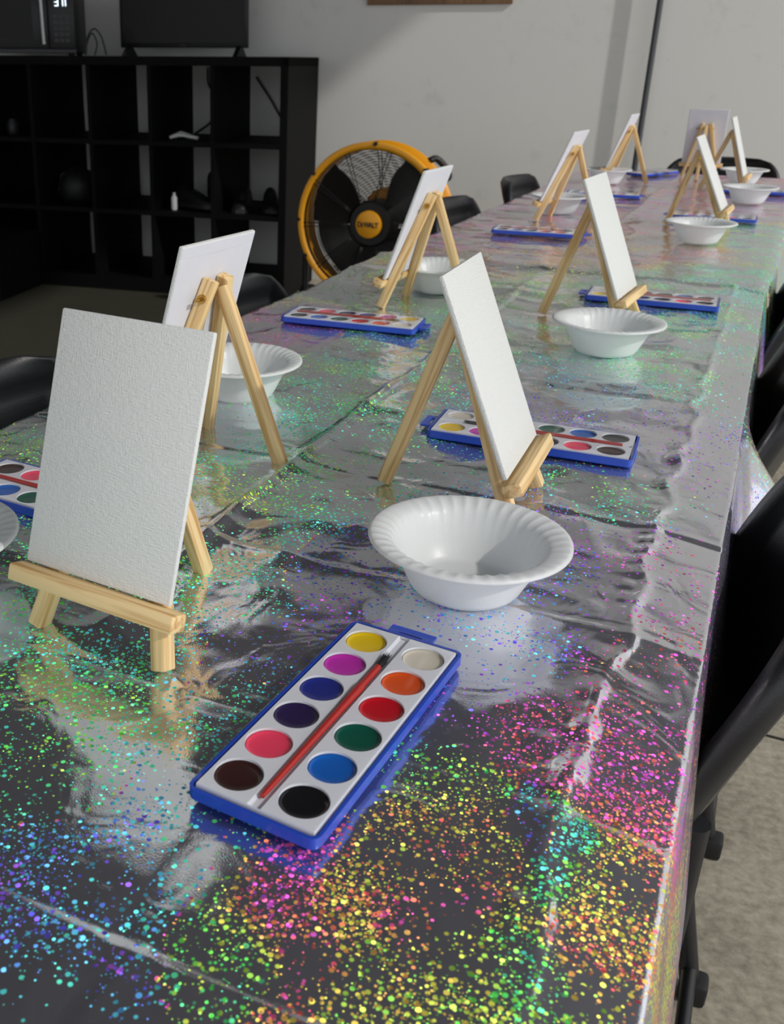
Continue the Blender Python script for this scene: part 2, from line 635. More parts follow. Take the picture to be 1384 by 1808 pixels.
# painted foil glints: (x, y, hue, share of dots that are coloured)
GLINTS = np.array([(-0.34, 0.39, 0.4, 0.5), (-0.26, 0.36, 0.64, 0.7), (-0.27, 0.3, 0.62, 0.5), (-0.21, 0.3, 0.66, 0.3), (-0.22, 0.26, 0.5, 0.25), (-0.16, 0.31, 0.35, 0.25), (-0.13, 0.29, 0.95, 0.5), (-0.12, 0.33, 0.97, 0.7), (-0.1, 0.38, 0.14, 0.9), (-0.07, 0.41, 0.1, 0.8), (-0.1, 0.43, 0.12, 0.8), (-0.13, 0.39, 0.95, 0.6), (-0.07, 0.35, 0.97, 0.7), (-0.09, 0.31, 0.16, 0.8), (-0.05, 0.33, 0.2, 0.8), (-0.06, 0.45, 0.6, 0.2), (-0.13, 0.45, 0.4, 0.4), (-0.01, 0.38, 0.14, 1), (-0.0, 0.42, 0.13, 1), (-0.03, 0.41, 0.36, 1), (-0.02, 0.35, 0.4, 1), (0.0, 0.47, 0.05, 0.9), (-0.03, 0.48, 0.42, 0.9), (0.0, 0.5, 0.02, 0.8), (-0.02, 0.52, 0.97, 0.8), (-0.02, 0.6, 0.97, 0.6), (-0.03, 0.65, 0.95, 0.3), (-0.0, 0.65, 0.9, 0.15), (-0.02, 0.83, 0.8, 0.2), (-0.02, 1.12, 0.7, 0.3), (-0.03, 1.49, 0.4, 0.4), (-0.25, 0.66, 0.66, 0.5), (-0.33, 0.67, 0.4, 0.5), (-0.22, 0.5, 0.45, 0.4), (-0.23, 0.4, 0.5, 0.5), (-0.12, 0.67, 0.65, 0.5), (-0.13, 0.83, 0.7, 0.6), (-0.09, 0.92, 0.36, 0.5), (-0.35, 0.95, 0.35, 0.6), (-0.46, 1.0, 0.38, 0.7), (-0.72, 0.98, 0.33, 0.6), (-0.8, 0.96, 0.05, 0.6), (-0.39, 0.76, 0.33, 0.5), (-0.46, 1.26, 0.37, 0.8), (-0.62, 1.47, 0.9, 0.5), (-0.52, 1.57, 0.38, 0.6), (-0.32, 1.51, 0.38, 0.8), (-0.11, 1.45, 0.4, 0.8), (-0.19, 1.26, 0.62, 0.5), (-0.1, 1.71, 0.38, 0.7), (-0.68, 1.79, 0.3, 0.6), (-0.66, 2.4, 0.95, 0.7), (-0.64, 2.84, 0.95, 0.7), (-0.44, 2.26, 0.1, 0.6), (-0.23, 2.46, 0.05, 0.7), (-0.03, 2.75, 0.36, 0.7), (-0.36, 3.0, 0.97, 0.5), (-0.11, 3.56, 0.95, 0.6), (-0.31, 1.93, 0.3, 0.7), (-0.09, 2.17, 0.4, 0.8)])

def crease(d, amp, wid):
    return amp * np.exp(-np.abs(d) / wid)

def cloth(name, label, cross, ys, height, matrix, drape_l, drape_r, near):
    """cross: list of (x, z, kind) across the cloth; ys: positions along it"""
    cx = np.array([c[0] for c in cross])
    cz = np.array([c[1] for c in cross])
    arc = np.concatenate([[0], np.cumsum(np.hypot(np.diff(cx), np.diff(cz)))])
    n, mrow = len(cx), len(ys)
    X = np.repeat(cx[None, :], mrow, 0)
    Z = np.repeat(cz[None, :], mrow, 0)
    Y = np.repeat(np.asarray(ys)[:, None], n, 1)
    U = np.repeat(arc[None, :], mrow, 0)
    top = (Z > -0.012).astype(float)
    H = height(X, Y) * top
    # hanging sides ripple outwards
    rip = vnoise(Y, Y * 0, 5.5, 3) * 0.5 + vnoise(Y, Y * 0, 13, 5) * 0.25 + 0.5
    hang = np.clip(-Z / 0.2, 0, 1) * (1 - top)
    side = np.where(X > -0.36, 1.0, -1.0)
    X2 = X + side * hang * (0.016 + 0.022 * rip)
    if near:                                           # the skirt is pushed out over the tucked-in chair seats
        X2 = X2 + np.where(side > 0, 1, 0) * hang ** 1.5 * 0.16 * np.exp(-((Y - 1.27) / 0.07) ** 2)
    V = np.stack([X2, Y, Z + H + T], -1).reshape(-1, 3)
    idx = np.arange(n * mrow).reshape(mrow, n)
    faces = np.stack([idx[:-1, :-1], idx[:-1, 1:], idx[1:, 1:], idx[1:, :-1]], -1).reshape(-1, 4)
    me = bpy.data.meshes.new(name)
    me.from_pydata([], [], [])
    me.vertices.add(len(V))
    me.vertices.foreach_set('co', V.ravel())
    me.loops.add(faces.size)
    me.loops.foreach_set('vertex_index', faces.ravel().astype(np.int32))
    me.polygons.add(len(faces))
    me.polygons.foreach_set('loop_start', np.arange(0, faces.size, 4, dtype=np.int32))
    me.update(calc_edges=True)
    me.polygons.foreach_set('use_smooth', np.ones(len(faces), dtype=bool))
    uvl = me.uv_layers.new(name='UVMap')
    uv = np.stack([U, Y], -1).reshape(-1, 2)[faces.ravel()]
    uvl.data.foreach_set('uv', uv.ravel())
    # hue and density of the painted glints
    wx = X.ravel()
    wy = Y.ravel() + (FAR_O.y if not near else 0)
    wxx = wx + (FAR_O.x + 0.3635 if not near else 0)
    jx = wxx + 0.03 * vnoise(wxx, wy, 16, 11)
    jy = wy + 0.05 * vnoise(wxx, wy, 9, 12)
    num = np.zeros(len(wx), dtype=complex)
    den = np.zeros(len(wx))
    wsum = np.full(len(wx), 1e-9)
    for (ax, ay, ah, ad) in GLINTS:
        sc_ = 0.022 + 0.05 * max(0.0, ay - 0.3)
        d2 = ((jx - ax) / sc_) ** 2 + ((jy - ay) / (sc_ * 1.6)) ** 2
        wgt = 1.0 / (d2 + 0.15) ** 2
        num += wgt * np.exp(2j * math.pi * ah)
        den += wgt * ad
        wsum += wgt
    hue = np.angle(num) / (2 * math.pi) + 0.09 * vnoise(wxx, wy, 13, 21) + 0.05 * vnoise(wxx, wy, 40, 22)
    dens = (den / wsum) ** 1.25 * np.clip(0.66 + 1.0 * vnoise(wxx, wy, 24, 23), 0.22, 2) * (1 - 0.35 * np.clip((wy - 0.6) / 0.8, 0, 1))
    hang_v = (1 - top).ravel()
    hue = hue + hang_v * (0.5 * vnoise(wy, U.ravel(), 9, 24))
    for nm, arr in (('glint_hue', hue), ('glint_density', np.clip(dens, 0.04, 1.0))):
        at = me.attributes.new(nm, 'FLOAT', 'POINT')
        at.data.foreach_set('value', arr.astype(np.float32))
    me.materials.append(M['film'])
    o = bpy.data.objects.new(name, me)
    COL.objects.link(o)
    o.matrix_world = matrix
    tag(o, label, 'tablecloth', 'silver foil tablecloths')
    return o

XL, XR = -0.745, 0.016
XF = -0.040                                           # the ruffled line along the right edge
FOLDS = [0.085, 0.287, 0.489, 0.695, 0.898, 1.10, 1.305, 1.51, 1.715, 1.92]
def near_height(X, Y):
    wob = 0.012 * vnoise(X, Y, 7, 31)
    h = np.zeros_like(X)
    for i, f in enumerate(FOLDS):                     # packed-fold creases across
        amp = 0.0020 * (1 if i % 2 else -0.75)
        if i in (4, 8):
            amp *= 1.4
        h += (crease(Y - f - 0.25 * wob, amp * 1.3, 0.0035) - crease(Y - f - 0.009 - 0.25 * wob, amp * 0.8, 0.004)) * (0.55 + 0.45 * vnoise(X, Y, 5, 40 + i))
        h += crease(Y - f, amp * 0.9, 0.05)
    mid = np.clip((Y - 0.50) / 0.1, 0, 1)
    h += crease(X + 0.390 - 0.6 * wob, 0.0085, 0.005) * mid * np.clip((2.0 - Y) / 0.2, 0, 1)     # long ridge down the middle
    h += crease(X + 0.390, 0.003, 0.05) * mid
    h += crease(X + 0.215 - 0.3 * wob, -0.0012, 0.006)
    h += crease(X + 0.565 - 0.3 * wob, 0.0014, 0.006)
    # ruffled line near the right edge, then the strip tips down a little to the outside
    ruf = 0.5 + 0.5 * vnoise(Y, X * 0, 17, 51)
    h += crease(X - XF - 0.008 * vnoise(Y, X * 0, 21, 52), (0.0014 + 0.0030 * ruf) * np.clip((Y - 0.25) / 0.45, 0.55, 1), 0.0034)
    puck = np.abs(vnoise(X, Y, 42, 53)) * np.exp(-np.abs(X - XF + 0.01) / 0.018)
    h += 0.004 * puck * ruf
    h -= np.clip(X - XF, 0, 1) * 0.13
    # crumples: sharp-ridged noise, stronger in the middle of the table and calmer right at the front
    calm = np.clip((Y - 0.30) / 0.35, 0.22, 1)
    edge = np.clip((XF - X) / 0.05, 0.12, 1)
    r1 = 1 - np.abs(vnoise(X * 1.3 + 0.3 * Y, Y - 0.2 * X, 9, 61))
    r2_ = 1 - np.abs(vnoise(X - 0.5 * Y, Y * 1.2 + 0.4 * X, 17, 62))
    r3 = 1 - np.abs(vnoise(X * 1.5, Y * 1.0, 38, 63))
    h += calm * edge * (0.0035 * r1 ** 2 + 0.0016 * r2_ ** 2 + 0.0005 * r3 ** 2 - 0.0025)
    h += 0.0016 * edge * vnoise(X, Y, 4.3, 64)
    # the loose overlap end lifts in a small roll
    h += 0.005 * np.exp(-((Y - 2.095) / 0.014) ** 2)
    return h

cross = []
for i in range(12):
    z = -0.20 + 0.19 * i / 11
    cross.append((XL - 0.004, z))
cross += [(XL + 0.001, -0.004)]
for x in np.arange(XL + 0.007, XF - 0.02, 0.0055):
    cross.append((float(x), 0.0))
for x in np.arange(XF - 0.02, XR - 0.003, 0.003):
    cross.append((float(x), 0.0))
cross += [(XR - 0.0012, 0.0), (XR, -0.0004), (XR + 0.0008, -0.0022)]
for i in range(16):
    cross.append((XR + 0.0012, -0.0135 - 0.19 * i / 15))
ys_near = np.concatenate([np.arange(0.10, 1.0, 0.0036), np.arange(1.0, 2.115, 0.008)])
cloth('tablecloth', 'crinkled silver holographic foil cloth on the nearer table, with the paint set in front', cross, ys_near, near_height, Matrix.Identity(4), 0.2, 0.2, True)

def far_height(X, Y):
    h = np.zeros_like(X) - 0.0015
    for i in range(10):
        f = 0.17 + 0.205 * i
        h += crease(Y - f - 0.003 * vnoise(X, Y, 8, 70), 0.0020 * (1 if i % 2 else -0.8), 0.007)
    h += crease(X + 0.375 - 0.006 * vnoise(X, Y, 7, 71), 0.004, 0.008)
    r1 = 1 - np.abs(vnoise(X * 1.2, Y * 1.6, 8, 72))
    r2_ = 1 - np.abs(vnoise(X, Y * 1.4, 18, 73))
    h += 0.0028 * r1 ** 2 + 0.0012 * r2_ ** 2 - 0.0026
    h -= np.clip(X + 0.03, 0, 1) * 0.04
    h -= 0.004 * np.clip((0.03 - Y) / 0.05, 0, 1)
    return h
cross = []
for i in range(10):
    cross.append((-0.385, -0.20 + 0.19 * i / 9))
cross += [(-0.380, -0.004)]
for x in np.arange(-0.372, 0.375, 0.009):
    cross.append((float(x), 0.0))
cross += [(0.381, -0.004)]
for i in range(10):
    cross.append((0.385, -0.013 - 0.19 * i / 9))
# shift into the nearer cloth's x range for the shared glint code
cross = [(c[0] - 0.3635, c[1]) for c in cross]
mf = Matrix.Translation(FAR_O) @ Matrix.Rotation(FAR_ROT, 4, 'Z') @ Matrix.Translation((0.3635, 0, 0))
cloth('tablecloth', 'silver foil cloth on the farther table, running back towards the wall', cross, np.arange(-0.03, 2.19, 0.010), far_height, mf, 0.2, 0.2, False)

# ------------------------------------------------------------------ easels and canvases
def easel(pos, yaw, lean, label, cen_off=0.0, spread=0.057, rear=0.118):
    t = thing('tabletop_easel', label, 'easel', (pos[0], pos[1], T), R(yaw), 'little pine easels')
    tl = math.tan(R(lean))
    def lx(z, back):                                   # x of a plane parallel to the canvas at height z
        return -(z - 0.05) * tl - back / math.cos(R(lean))
    nrm = (math.cos(R(lean)), 0, math.sin(R(lean)))
    b = 0.0125
    for s in (-1, 1):
        bar('leg', (lx(0.0, b), cen_off + s * spread, 0.001), (lx(0.186, b), cen_off + s * 0.0125, 0.186), 0.012, 0.014, 'pine', t, hint=nrm)
    rl = bar('leg', (lx(0.05, b) - rear, cen_off, 0.001), (lx(0.172, b) - 0.008, cen_off, 0.178), 0.0108, 0.014, 'pine', t, hint=nrm)
    z0 = 0.0435
    rail = bar('ledge', (lx(z0, -0.0030), cen_off - 0.073, z0), (lx(z0, -0.0030), cen_off + 0.073, z0), 0.013, 0.018, 'pine', t, hint=nrm, bevel=0.002)
    bx, bz = lx(0.168, b) - 0.001, 0.168
    tube('pivot_bolt', [(bx, cen_off - 0.026, bz), (bx, cen_off + 0.034, bz)], 0.0018, 'brass', t, 8)
    for y0, y1 in ((cen_off - 0.0235, cen_off - 0.021), (cen_off + 0.021, cen_off + 0.0255)):
        bm = bmesh.new()
        tube_bm(bm, [(bx, y0, bz), (bx, y1, bz)], 0.0046, 10)
        obj('nut', bm, 'brass', t, smooth=True, angle=40)
    return t

def canvas(pos, yaw, lean, wd, ht, label):
    """panel standing on the ledge; its front face passes through pos at z=0.05"""
    t = thing('canvas', label, 'canvas', (pos[0], pos[1], T + 0.0505), 0, 'blank white canvases')
    t.rotation_euler = (0, -R(lean), R(yaw))
    th = 0.0045
    bm = box_bm((-th, -wd / 2, 0), (0, wd / 2, ht), 0.0012)
    obj('front_panel', bm, 'canvas', t, smooth=True, angle=35)
    bm = bmesh.new()
    bw = 0.013
    x0, x1 = -th - 0.0004, -th + 0.0004
    box(bm, (x0, -wd / 2 + 0.001, 0.001), (x1, wd / 2 - 0.001, bw), 0.0003, 1)
    box(bm, (x0, -wd / 2 + 0.001, ht - bw), (x1, wd / 2 - 0.001, ht - 0.001), 0.0003, 1)
    box(bm, (x0, -wd / 2 + 0.001, bw), (x1, -wd / 2 + bw, ht - bw), 0.0003, 1)
    box(bm, (x0, wd / 2 - bw, bw), (x1, wd / 2 - 0.001, ht - bw), 0.0003, 1)
    obj('folded_border', bm, 'canvas_back', t)
    bm = box_bm((-th - 0.0002, -wd / 2 + bw - 0.001, bw - 0.001), (-th + 0.0002, wd / 2 - bw + 0.001, ht - bw + 0.001))
    obj('back_panel', bm, 'canvas_back', t)
    return t

EASELS = [
    # x, y, yaw, lean, width, height, rail offset, easel label, canvas label
    (-0.374, 0.506, -95.0, 18.0, 0.1285, 0.1840, 0.003, 'pine easel at the front left, ledge turned to the viewer, holding the largest blank canvas',
     'large blank white canvas facing the viewer at the front left'),
    (-0.164, 0.893, 1.1, 22.9, 0.1303, 0.1862, 0.0, 'pine easel seen side on, directly behind the large foreground bowl',
     'slanting blank white canvas directly behind the large foreground bowl'),
    (-0.181, 1.696, -4.6, 23.2, 0.1324, 0.1892, 0.0, 'pine easel on the right side, standing just behind the second bowl from the front',
     'blank canvas on the right, second of its row, just behind a white bowl'),
    (-0.110, 2.869, -2.9, 26.6, 0.1319, 0.1887, 0.0, 'pine easel third from the front in the right-hand row, on the farther table',
     'blank white canvas third from the front in the right-hand row'),
    (-0.102, 3.774, -2.5, 20.0, 0.1302, 0.1861, 0.0, 'pine easel farthest back in the right-hand row, beside the end canvas',
     'blank white canvas farthest back on the right, beside the canvas at the table head'),
    (-0.535, 0.894, 174.2, 16.7, 0.1279, 0.1828, 0.0, 'pine easel seen from behind, left side, directly behind the largest canvas',
     'canvas seen from behind at the left, partly hidden by the largest canvas'),
    (-0.558, 1.675, 176.7, 18.4, 0.1297, 0.1854, 0.0, 'pine easel seen from behind on the left, overlapping the yellow fan',
     'canvas seen from behind, overlapping the yellow drum fan'),
    (-0.543, 2.835, 173.4, 21.1, 0.1295, 0.1852, 0.0, 'pine easel on the left of the far table, behind the long blue paint set',
     'slanting canvas seen from behind, left row, above the small chair back by the wall'),
    (-0.537, 3.842, 175.7, 18.8, 0.1281, 0.1831, 0.0, 'pine easel farthest back in the left row, in front of the grey pole',
     'slanting canvas farthest back in the left row, next to the grey pole'),
    (-0.267, 4.157, 91.4, 8.1, 0.1295, 0.1850, 0.0, 'pine easel at the far head of the table, before the black chair',
     'canvas at the far head of the table, seen squarely from behind'),
]
for (x, y, yaw, lean, wd, ht, off, l1, l2) in EASELS:
    easel((x, y), yaw, lean, l1, off)
    canvas((x, y), yaw, lean, wd, ht, l2)

# ------------------------------------------------------------------ foam bowls
def bowl_mesh():
    outer = [(0.0, 0.0), (0.036, 0.0), (0.0405, 0.0015), (0.044, 0.006), (0.050, 0.018), (0.0555, 0.030), (0.0595, 0.0385), (0.063, 0.0412), (0.070, 0.0425), (0.0765, 0.0432), (0.0783, 0.0442)]
    inner = [(0.0780, 0.0462), (0.0750, 0.0470), (0.0700, 0.0462), (0.0645, 0.0447), (0.0605, 0.0425), (0.0575, 0.0385), (0.0535, 0.0295), (0.0480, 0.0175), (0.0425, 0.0065), (0.0395, 0.0036), (0.036, 0.0030), (0.020, 0.0028), (0.0, 0.0028)]
    prof = [(max(r_, 1e-5), z) for r_, z in outer + inner]
    bm = bmesh.new()
    nf = 40
    def wob(i, r_, z, a):
        f = 0.5 + 0.5 * math.cos(nf * a)
        f = f ** 3
        k = max(0.0, min(1.0, (r_ - 0.052) / 0.010)) * max(0.0, min(1.0, (0.079 - r_) / 0.007))
        inn = i >= len(outer)
        return r_, z + (0.0011 * k * f if inn else 0.0)
    lathe_bm(bm, prof, 240, wob=wob)
    bmesh.ops.remove_doubles(bm, verts=bm.verts, dist=2e-5)
    return bm
BOWLS = [
    (-0.1637, 0.7097, 0.0, 'large white foam bowl in the foreground, right behind the open paint set'),
    (-0.180, 1.502, 0.4, 'white foam bowl on the right, second from the front of its row'),
    (-0.144, 2.607, 0.9, 'white foam bowl right of centre, in front of the third right-hand easel'),
    (-0.553, 1.072, 1.3, 'white foam bowl at the left behind the easel leg, next to the largest canvas'),
    (-0.520, 1.795, 1.9, 'white foam bowl behind the easel that overlaps the yellow fan'),
    (-0.530, 2.951, 2.2, 'white foam bowl behind the left easel leg near the long blue paint set'),
    (-0.530, 3.781, 2.7, 'white foam bowl farthest back on the left, below the canvas by the pole'),
    (-0.074, 3.451, 3.1, 'white foam bowl far right, second from the back of its row'),
    (-0.115, 4.020, 3.5, 'white foam bowl farthest back on the right, before the black end chair'),
    (-0.548, 0.515, 3.8, 'white foam bowl cut by the left picture edge'),
]
proto = None
for (x, y, rz, lab) in BOWLS:
    if proto is None:
        o = proto = obj('foam_bowl', bowl_mesh(), 'foam', smooth=True)
    else:
        o = proto.copy()
        COL.objects.link(o)
    o.location = (x, y, T + 0.0015)
    o.rotation_euler = (0, 0, rz)
    tag(o, lab, 'bowl', 'white foam bowls')

# ------------------------------------------------------------------ watercolour sets
PL, PWID = 0.2165, 0.0835
PX = 0.0338
def plate_bm():
    """white tray plate with twelve round holes and a brush groove"""
    bm = bmesh.new()
    N = 40
    zt, zb = 0.0098, 0.0062
    for row, (ya, yb) in enumerate(((-0.0375, -0.0043), (0.0043, 0.0375))):
        yc = -0.0212 if row == 0 else 0.0212
        for i in range(6):
            xc = (i - 2.5) * PX
            xa = xc - PX / 2 if i else -0.1035
            xb = xc + PX / 2 if i < 5 else 0.1035
            inner, outer, low = [], [], []
            for j in range(N):
                a = 2 * math.pi * (j + 0.5) / N
                c, s = math.cos(a), math.sin(a)
                inner.append(bm.verts.new((xc + 0.0146 * c, yc + 0.0146 * s, zt)))
                low.append(bm.verts.new((xc + 0.0138 * c, yc + 0.0138 * s, zb)))
                tx = ((xb - xc) if c > 0 else (xa - xc)) / c if abs(c) > 1e-6 else 1e9
                ty = ((yb - yc) if s > 0 else (ya - yc)) / s if abs(s) > 1e-6 else 1e9
                k = min(abs(tx), abs(ty))
                outer.append(bm.verts.new((xc + k * c, yc + k * s, zt)))
            for j in range(N):
                j2 = (j + 1) % N
                bm.faces.new((inner[j], outer[j], outer[j2], inner[j2]))
                bm.faces.new((low[j], inner[j], inner[j2], low[j2]))
            # fill the square's corners
            for (qx, qy) in ((xa, ya), (xb, ya), (xb, yb), (xa, yb)):
                q = bm.verts.new((qx, qy, zt))
                ang = math.atan2(qy - yc, qx - xc) % (2 * math.pi)
                j = int(math.floor(ang / (2 * math.pi) * N - 0.5)) % N
                try:
                    bm.faces.new((outer[j], q, outer[(j + 1) % N]))
                except ValueError:
                    pass
    def quad(*c):
        bm.faces.new([bm.verts.new(p_) for p_ in c])
    # groove for the brush
    quad((-0.1035, -0.0043, zt), (-0.1035, -0.0030, zb + 0.001), (0.1035, -0.0030, zb + 0.001), (0.1035, -0.0043, zt))
    quad((-0.1035, -0.0030, zb + 0.001), (-0.1035, 0.0030, zb + 0.001), (0.1035, 0.0030, zb + 0.001), (0.1035, -0.0030, zb + 0.001))
    quad((-0.1035, 0.0030, zb + 0.001), (-0.1035, 0.0043, zt), (0.1035, 0.0043, zt), (0.1035, 0.0030, zb + 0.001))
    # outer lip
    P4 = [(-0.1035, -0.0375), (0.1035, -0.0375), (0.1035, 0.0375), (-0.1035, 0.0375)]
    for i in range(4):
        a, b = P4[i], P4[(i + 1) % 4]
        quad((a[0], a[1], zt), (b[0], b[1], zt), (b[0] * 1.006, b[1] * 1.012, zb), (a[0] * 1.006, a[1] * 1.012, zb))
    return bm

def paint_bm():
    bm = bmesh.new()
    lathe_bm(bm, [(0.00001, 0.0070), (0.006, 0.0070), (0.0110, 0.0072), (0.0134, 0.0078), (0.0139, 0.0086), (0.0139, 0.0062)], 40)
    return bm

def shell_bm(x, y, z0, z1, r_, wall, floor_z=None, top=False):
    """rounded tray: outer wall, rim, inner wall; floor or roof closes it"""
    def ring(dx, z):
        return [(p_[0], p_[1], z) for p_ in rrect(-x / 2 + dx, -y / 2 + dx, x / 2 - dx, y / 2 - dx, max(0.0008, r_ - dx), 5)]
    if top:
        loops = [ring(-0.0, z0), ring(0.0006, z1 - 0.0012), ring(0.0018, z1)]
    else:
        loops = [ring(0.0015, z0), ring(0, z0 + 0.0015), ring(0, z1), ring(wall, z1), ring(wall, floor_z)]
    bm = bmesh.new()
    L = [[bm.verts.new(c) for c in lp] for lp in loops]
    for a, b in zip(L[:-1], L[1:]):
        for i in range(len(a)):
            j = (i + 1) % len(a)
            bm.faces.new((a[i], a[j], b[j], b[i]))
    bm.faces.new(L[-1])
    if not top:
        bm.faces.new(L[0][::-1])
    return bm

def tab_bm():
    bm = bmesh.new()
    outer = rrect(-PL / 2 - 0.0135, -0.017, -PL / 2 + 0.001, 0.017, 0.004, 5, (0, 0, 1, 1))
    n = 24
    # a flat tab with a hang slot: bridge an outer rounded outline to an inner slot outline
    def outl(rx0, ry0, rx1, ry1, rr):
        cx, cy = (rx0 + rx1) / 2, (ry0 + ry1) / 2
        pts = []
        for i in range(n):
            a = 2 * math.pi * (i + 0.5) / n
            c, s = math.cos(a), math.sin(a)
            k = min((rx1 - rx0) / 2 / max(1e-6, abs(c)), (ry1 - ry0) / 2 / max(1e-6, abs(s)))
            pts.append((cx + k * c, cy + k * s))
        return pts
    o_ = outl(-PL / 2 - 0.0135, -0.017, -PL / 2 + 0.001, 0.017, 0.004)
    i_ = outl(-PL / 2 - 0.0065, -0.009, -PL / 2 - 0.0030, 0.009, 0.002)
    V = {}
    for nm, pts in (('o', o_), ('i', i_)):
        for z in (0.0040, 0.0062):
            V[nm, z] = [bm.verts.new((p_[0], p_[1], z)) for p_ in pts]
    for j in range(n):
        k = (j + 1) % n
        bm.faces.new((V['o', 0.0062][j], V['o', 0.0062][k], V['i', 0.0062][k], V['i', 0.0062][j]))
        bm.faces.new((V['o', 0.0040][j], V['i', 0.0040][j], V['i', 0.0040][k], V['o', 0.0040][k]))
        bm.faces.new((V['o', 0.0040][j], V['o', 0.0040][k], V['o', 0.0062][k], V['o', 0.0062][j]))
        bm.faces.new((V['i', 0.0040][j], V['i', 0.0062][j], V['i', 0.0062][k], V['i', 0.0040][k]))
    return bm

def make_set():
    t = thing('watercolor_set', '-', 'paint set')
    obj('base', shell_bm(PL, PWID, 0.0, 0.0088, 0.006, 0.0022, 0.004), 'blue', t, smooth=True, angle=35)
    obj('hang_tab', tab_bm(), 'blue', t, smooth=True, angle=35)
    obj('tray', plate_bm(), 'tray', t, smooth=True, angle=40)
    for i, (nm, c) in enumerate(PAINTS):
        row, k = divmod(i, 6)
        o = obj('paint_pan', paint_bm(), 'paint_' + nm, t, smooth=True)
        o.location = ((k - 2.5) * PX, -0.0212 if row == 0 else 0.0212, 0)
        o['label'] = nm + ' paint pan'
    o = obj('lid', shell_bm(PL - 0.003, PWID - 0.003, 0.0088, 0.0138, 0.006, 0.001, top=True), 'clear', t, smooth=True, angle=35)
    o['label'] = 'clear plastic lid'
    return t

def make_brush():
    t = thing('paint_brush', '-', 'brush')
    bm = bmesh.new()
    pts = [(0.094, 0, 0), (0.085, 0, 0), (0.05, 0, 0), (0.0, 0, 0), (-0.02, 0, 0), (-0.030, 0, 0), (-0.034, 0, 0), (-0.058, 0, 0)]
    rd = [0.0016, 0.0018, 0.0021, 0.0025, 0.0029, 0.0031, 0.0024, 0.0024]
    tube_bm(bm, pts, rd, 12)
    o = obj('handle', bm, 'red_handle', t, smooth=True, angle=50)
    o['label'] = 'red plastic handle'
    bm = bmesh.new()
    for k in range(36):
        a, q = random.random() * 6.28, random.random() ** 0.5 * 0.0019
        sp_ = 1.4
        tube_bm(bm, [(-0.056, q * math.cos(a), q * math.sin(a)), (-0.066, q * sp_ * math.cos(a), q * sp_ * math.sin(a)), (-0.073 - random.random() * 0.004, q * 1.5 * math.cos(a) + random.uniform(-.0008, .0008), q * 1.2 * math.sin(a) + 0.0005)], [0.00035, 0.0003, 0.0001], 5)
    o = obj('bristles', bm, 'bristle', t, smooth=True)
    o['label'] = 'black bristles'
    return t

def copy_thing(root):
    c = root.copy()
    COL.objects.link(c)
    for ch in [o for o in bpy.data.objects if o.parent == root]:
        d = ch.copy()
        COL.objects.link(d)
        d.parent = c
    return c

SETS = [
    # x, y, direction from the yellow end to the brown end, set label, brush label
    (-0.1835, 0.494, -94.6, 'open blue watercolor set in the foreground, all twelve paints in view', 'red handled brush in the foreground paint set'),
    (-0.190, 1.072, 2.0, 'blue watercolor set behind the side-on canvas on the right, tab to the left', 'red handled brush in the paint set crossed by the side-on easel'),
    (-0.562, 1.485, 184.5, 'blue watercolor set at the left edge, in front of the easel that overlaps the fan', 'red brush in the paint set in front of the easel by the fan'),
    (-0.160, 1.880, 2.0, 'blue watercolor set on the right behind the second bowl of that row', 'red brush in the paint set behind the second right-hand bowl'),
    (-0.495, 2.540, 184.0, 'blue watercolor set on the left where the farther foil cloth begins', 'red brush in the washed-out paint set at the start of the far table'),
    (-0.142, 3.025, 0.0, 'blue watercolor set far right, behind the third bowl of that row', None),
    (-0.480, 3.400, 184.0, 'blue watercolor set in the left row, half hidden by the second right-hand canvas', None),
    (-0.425, 4.165, 64.0, 'blue watercolor set at the far end, turned askew near the pole', None),
    (-0.080, 3.720, 4.0, 'blue watercolor set at the far right, behind the second last bowl', None),
    (-0.545, 0.694, 176.0, 'blue watercolor set half hidden behind the largest canvas at the left edge', 'red brush in the paint set behind the largest canvas'),
]
pset = pbrush = None
for (x, y, a, l1, l2) in SETS:
    if pset is None:
        s_ = pset = make_set()
    else:
        s_ = copy_thing(pset)
    s_.location = (x, y, T + 0.003)
    s_.rotation_euler = (0, 0, R(a))
    tag(s_, l1, 'paint set', 'blue watercolor sets')
    if l2:
        if pbrush is None:
            b_ = pbrush = make_brush()
        else:
            b_ = copy_thing(pbrush)
        b_.location = (x, y, T + 0.003 + 0.0102)
        b_.rotation_euler = (0, 0, R(a))
        tag(b_, l2, 'brush', 'red handled brushes')

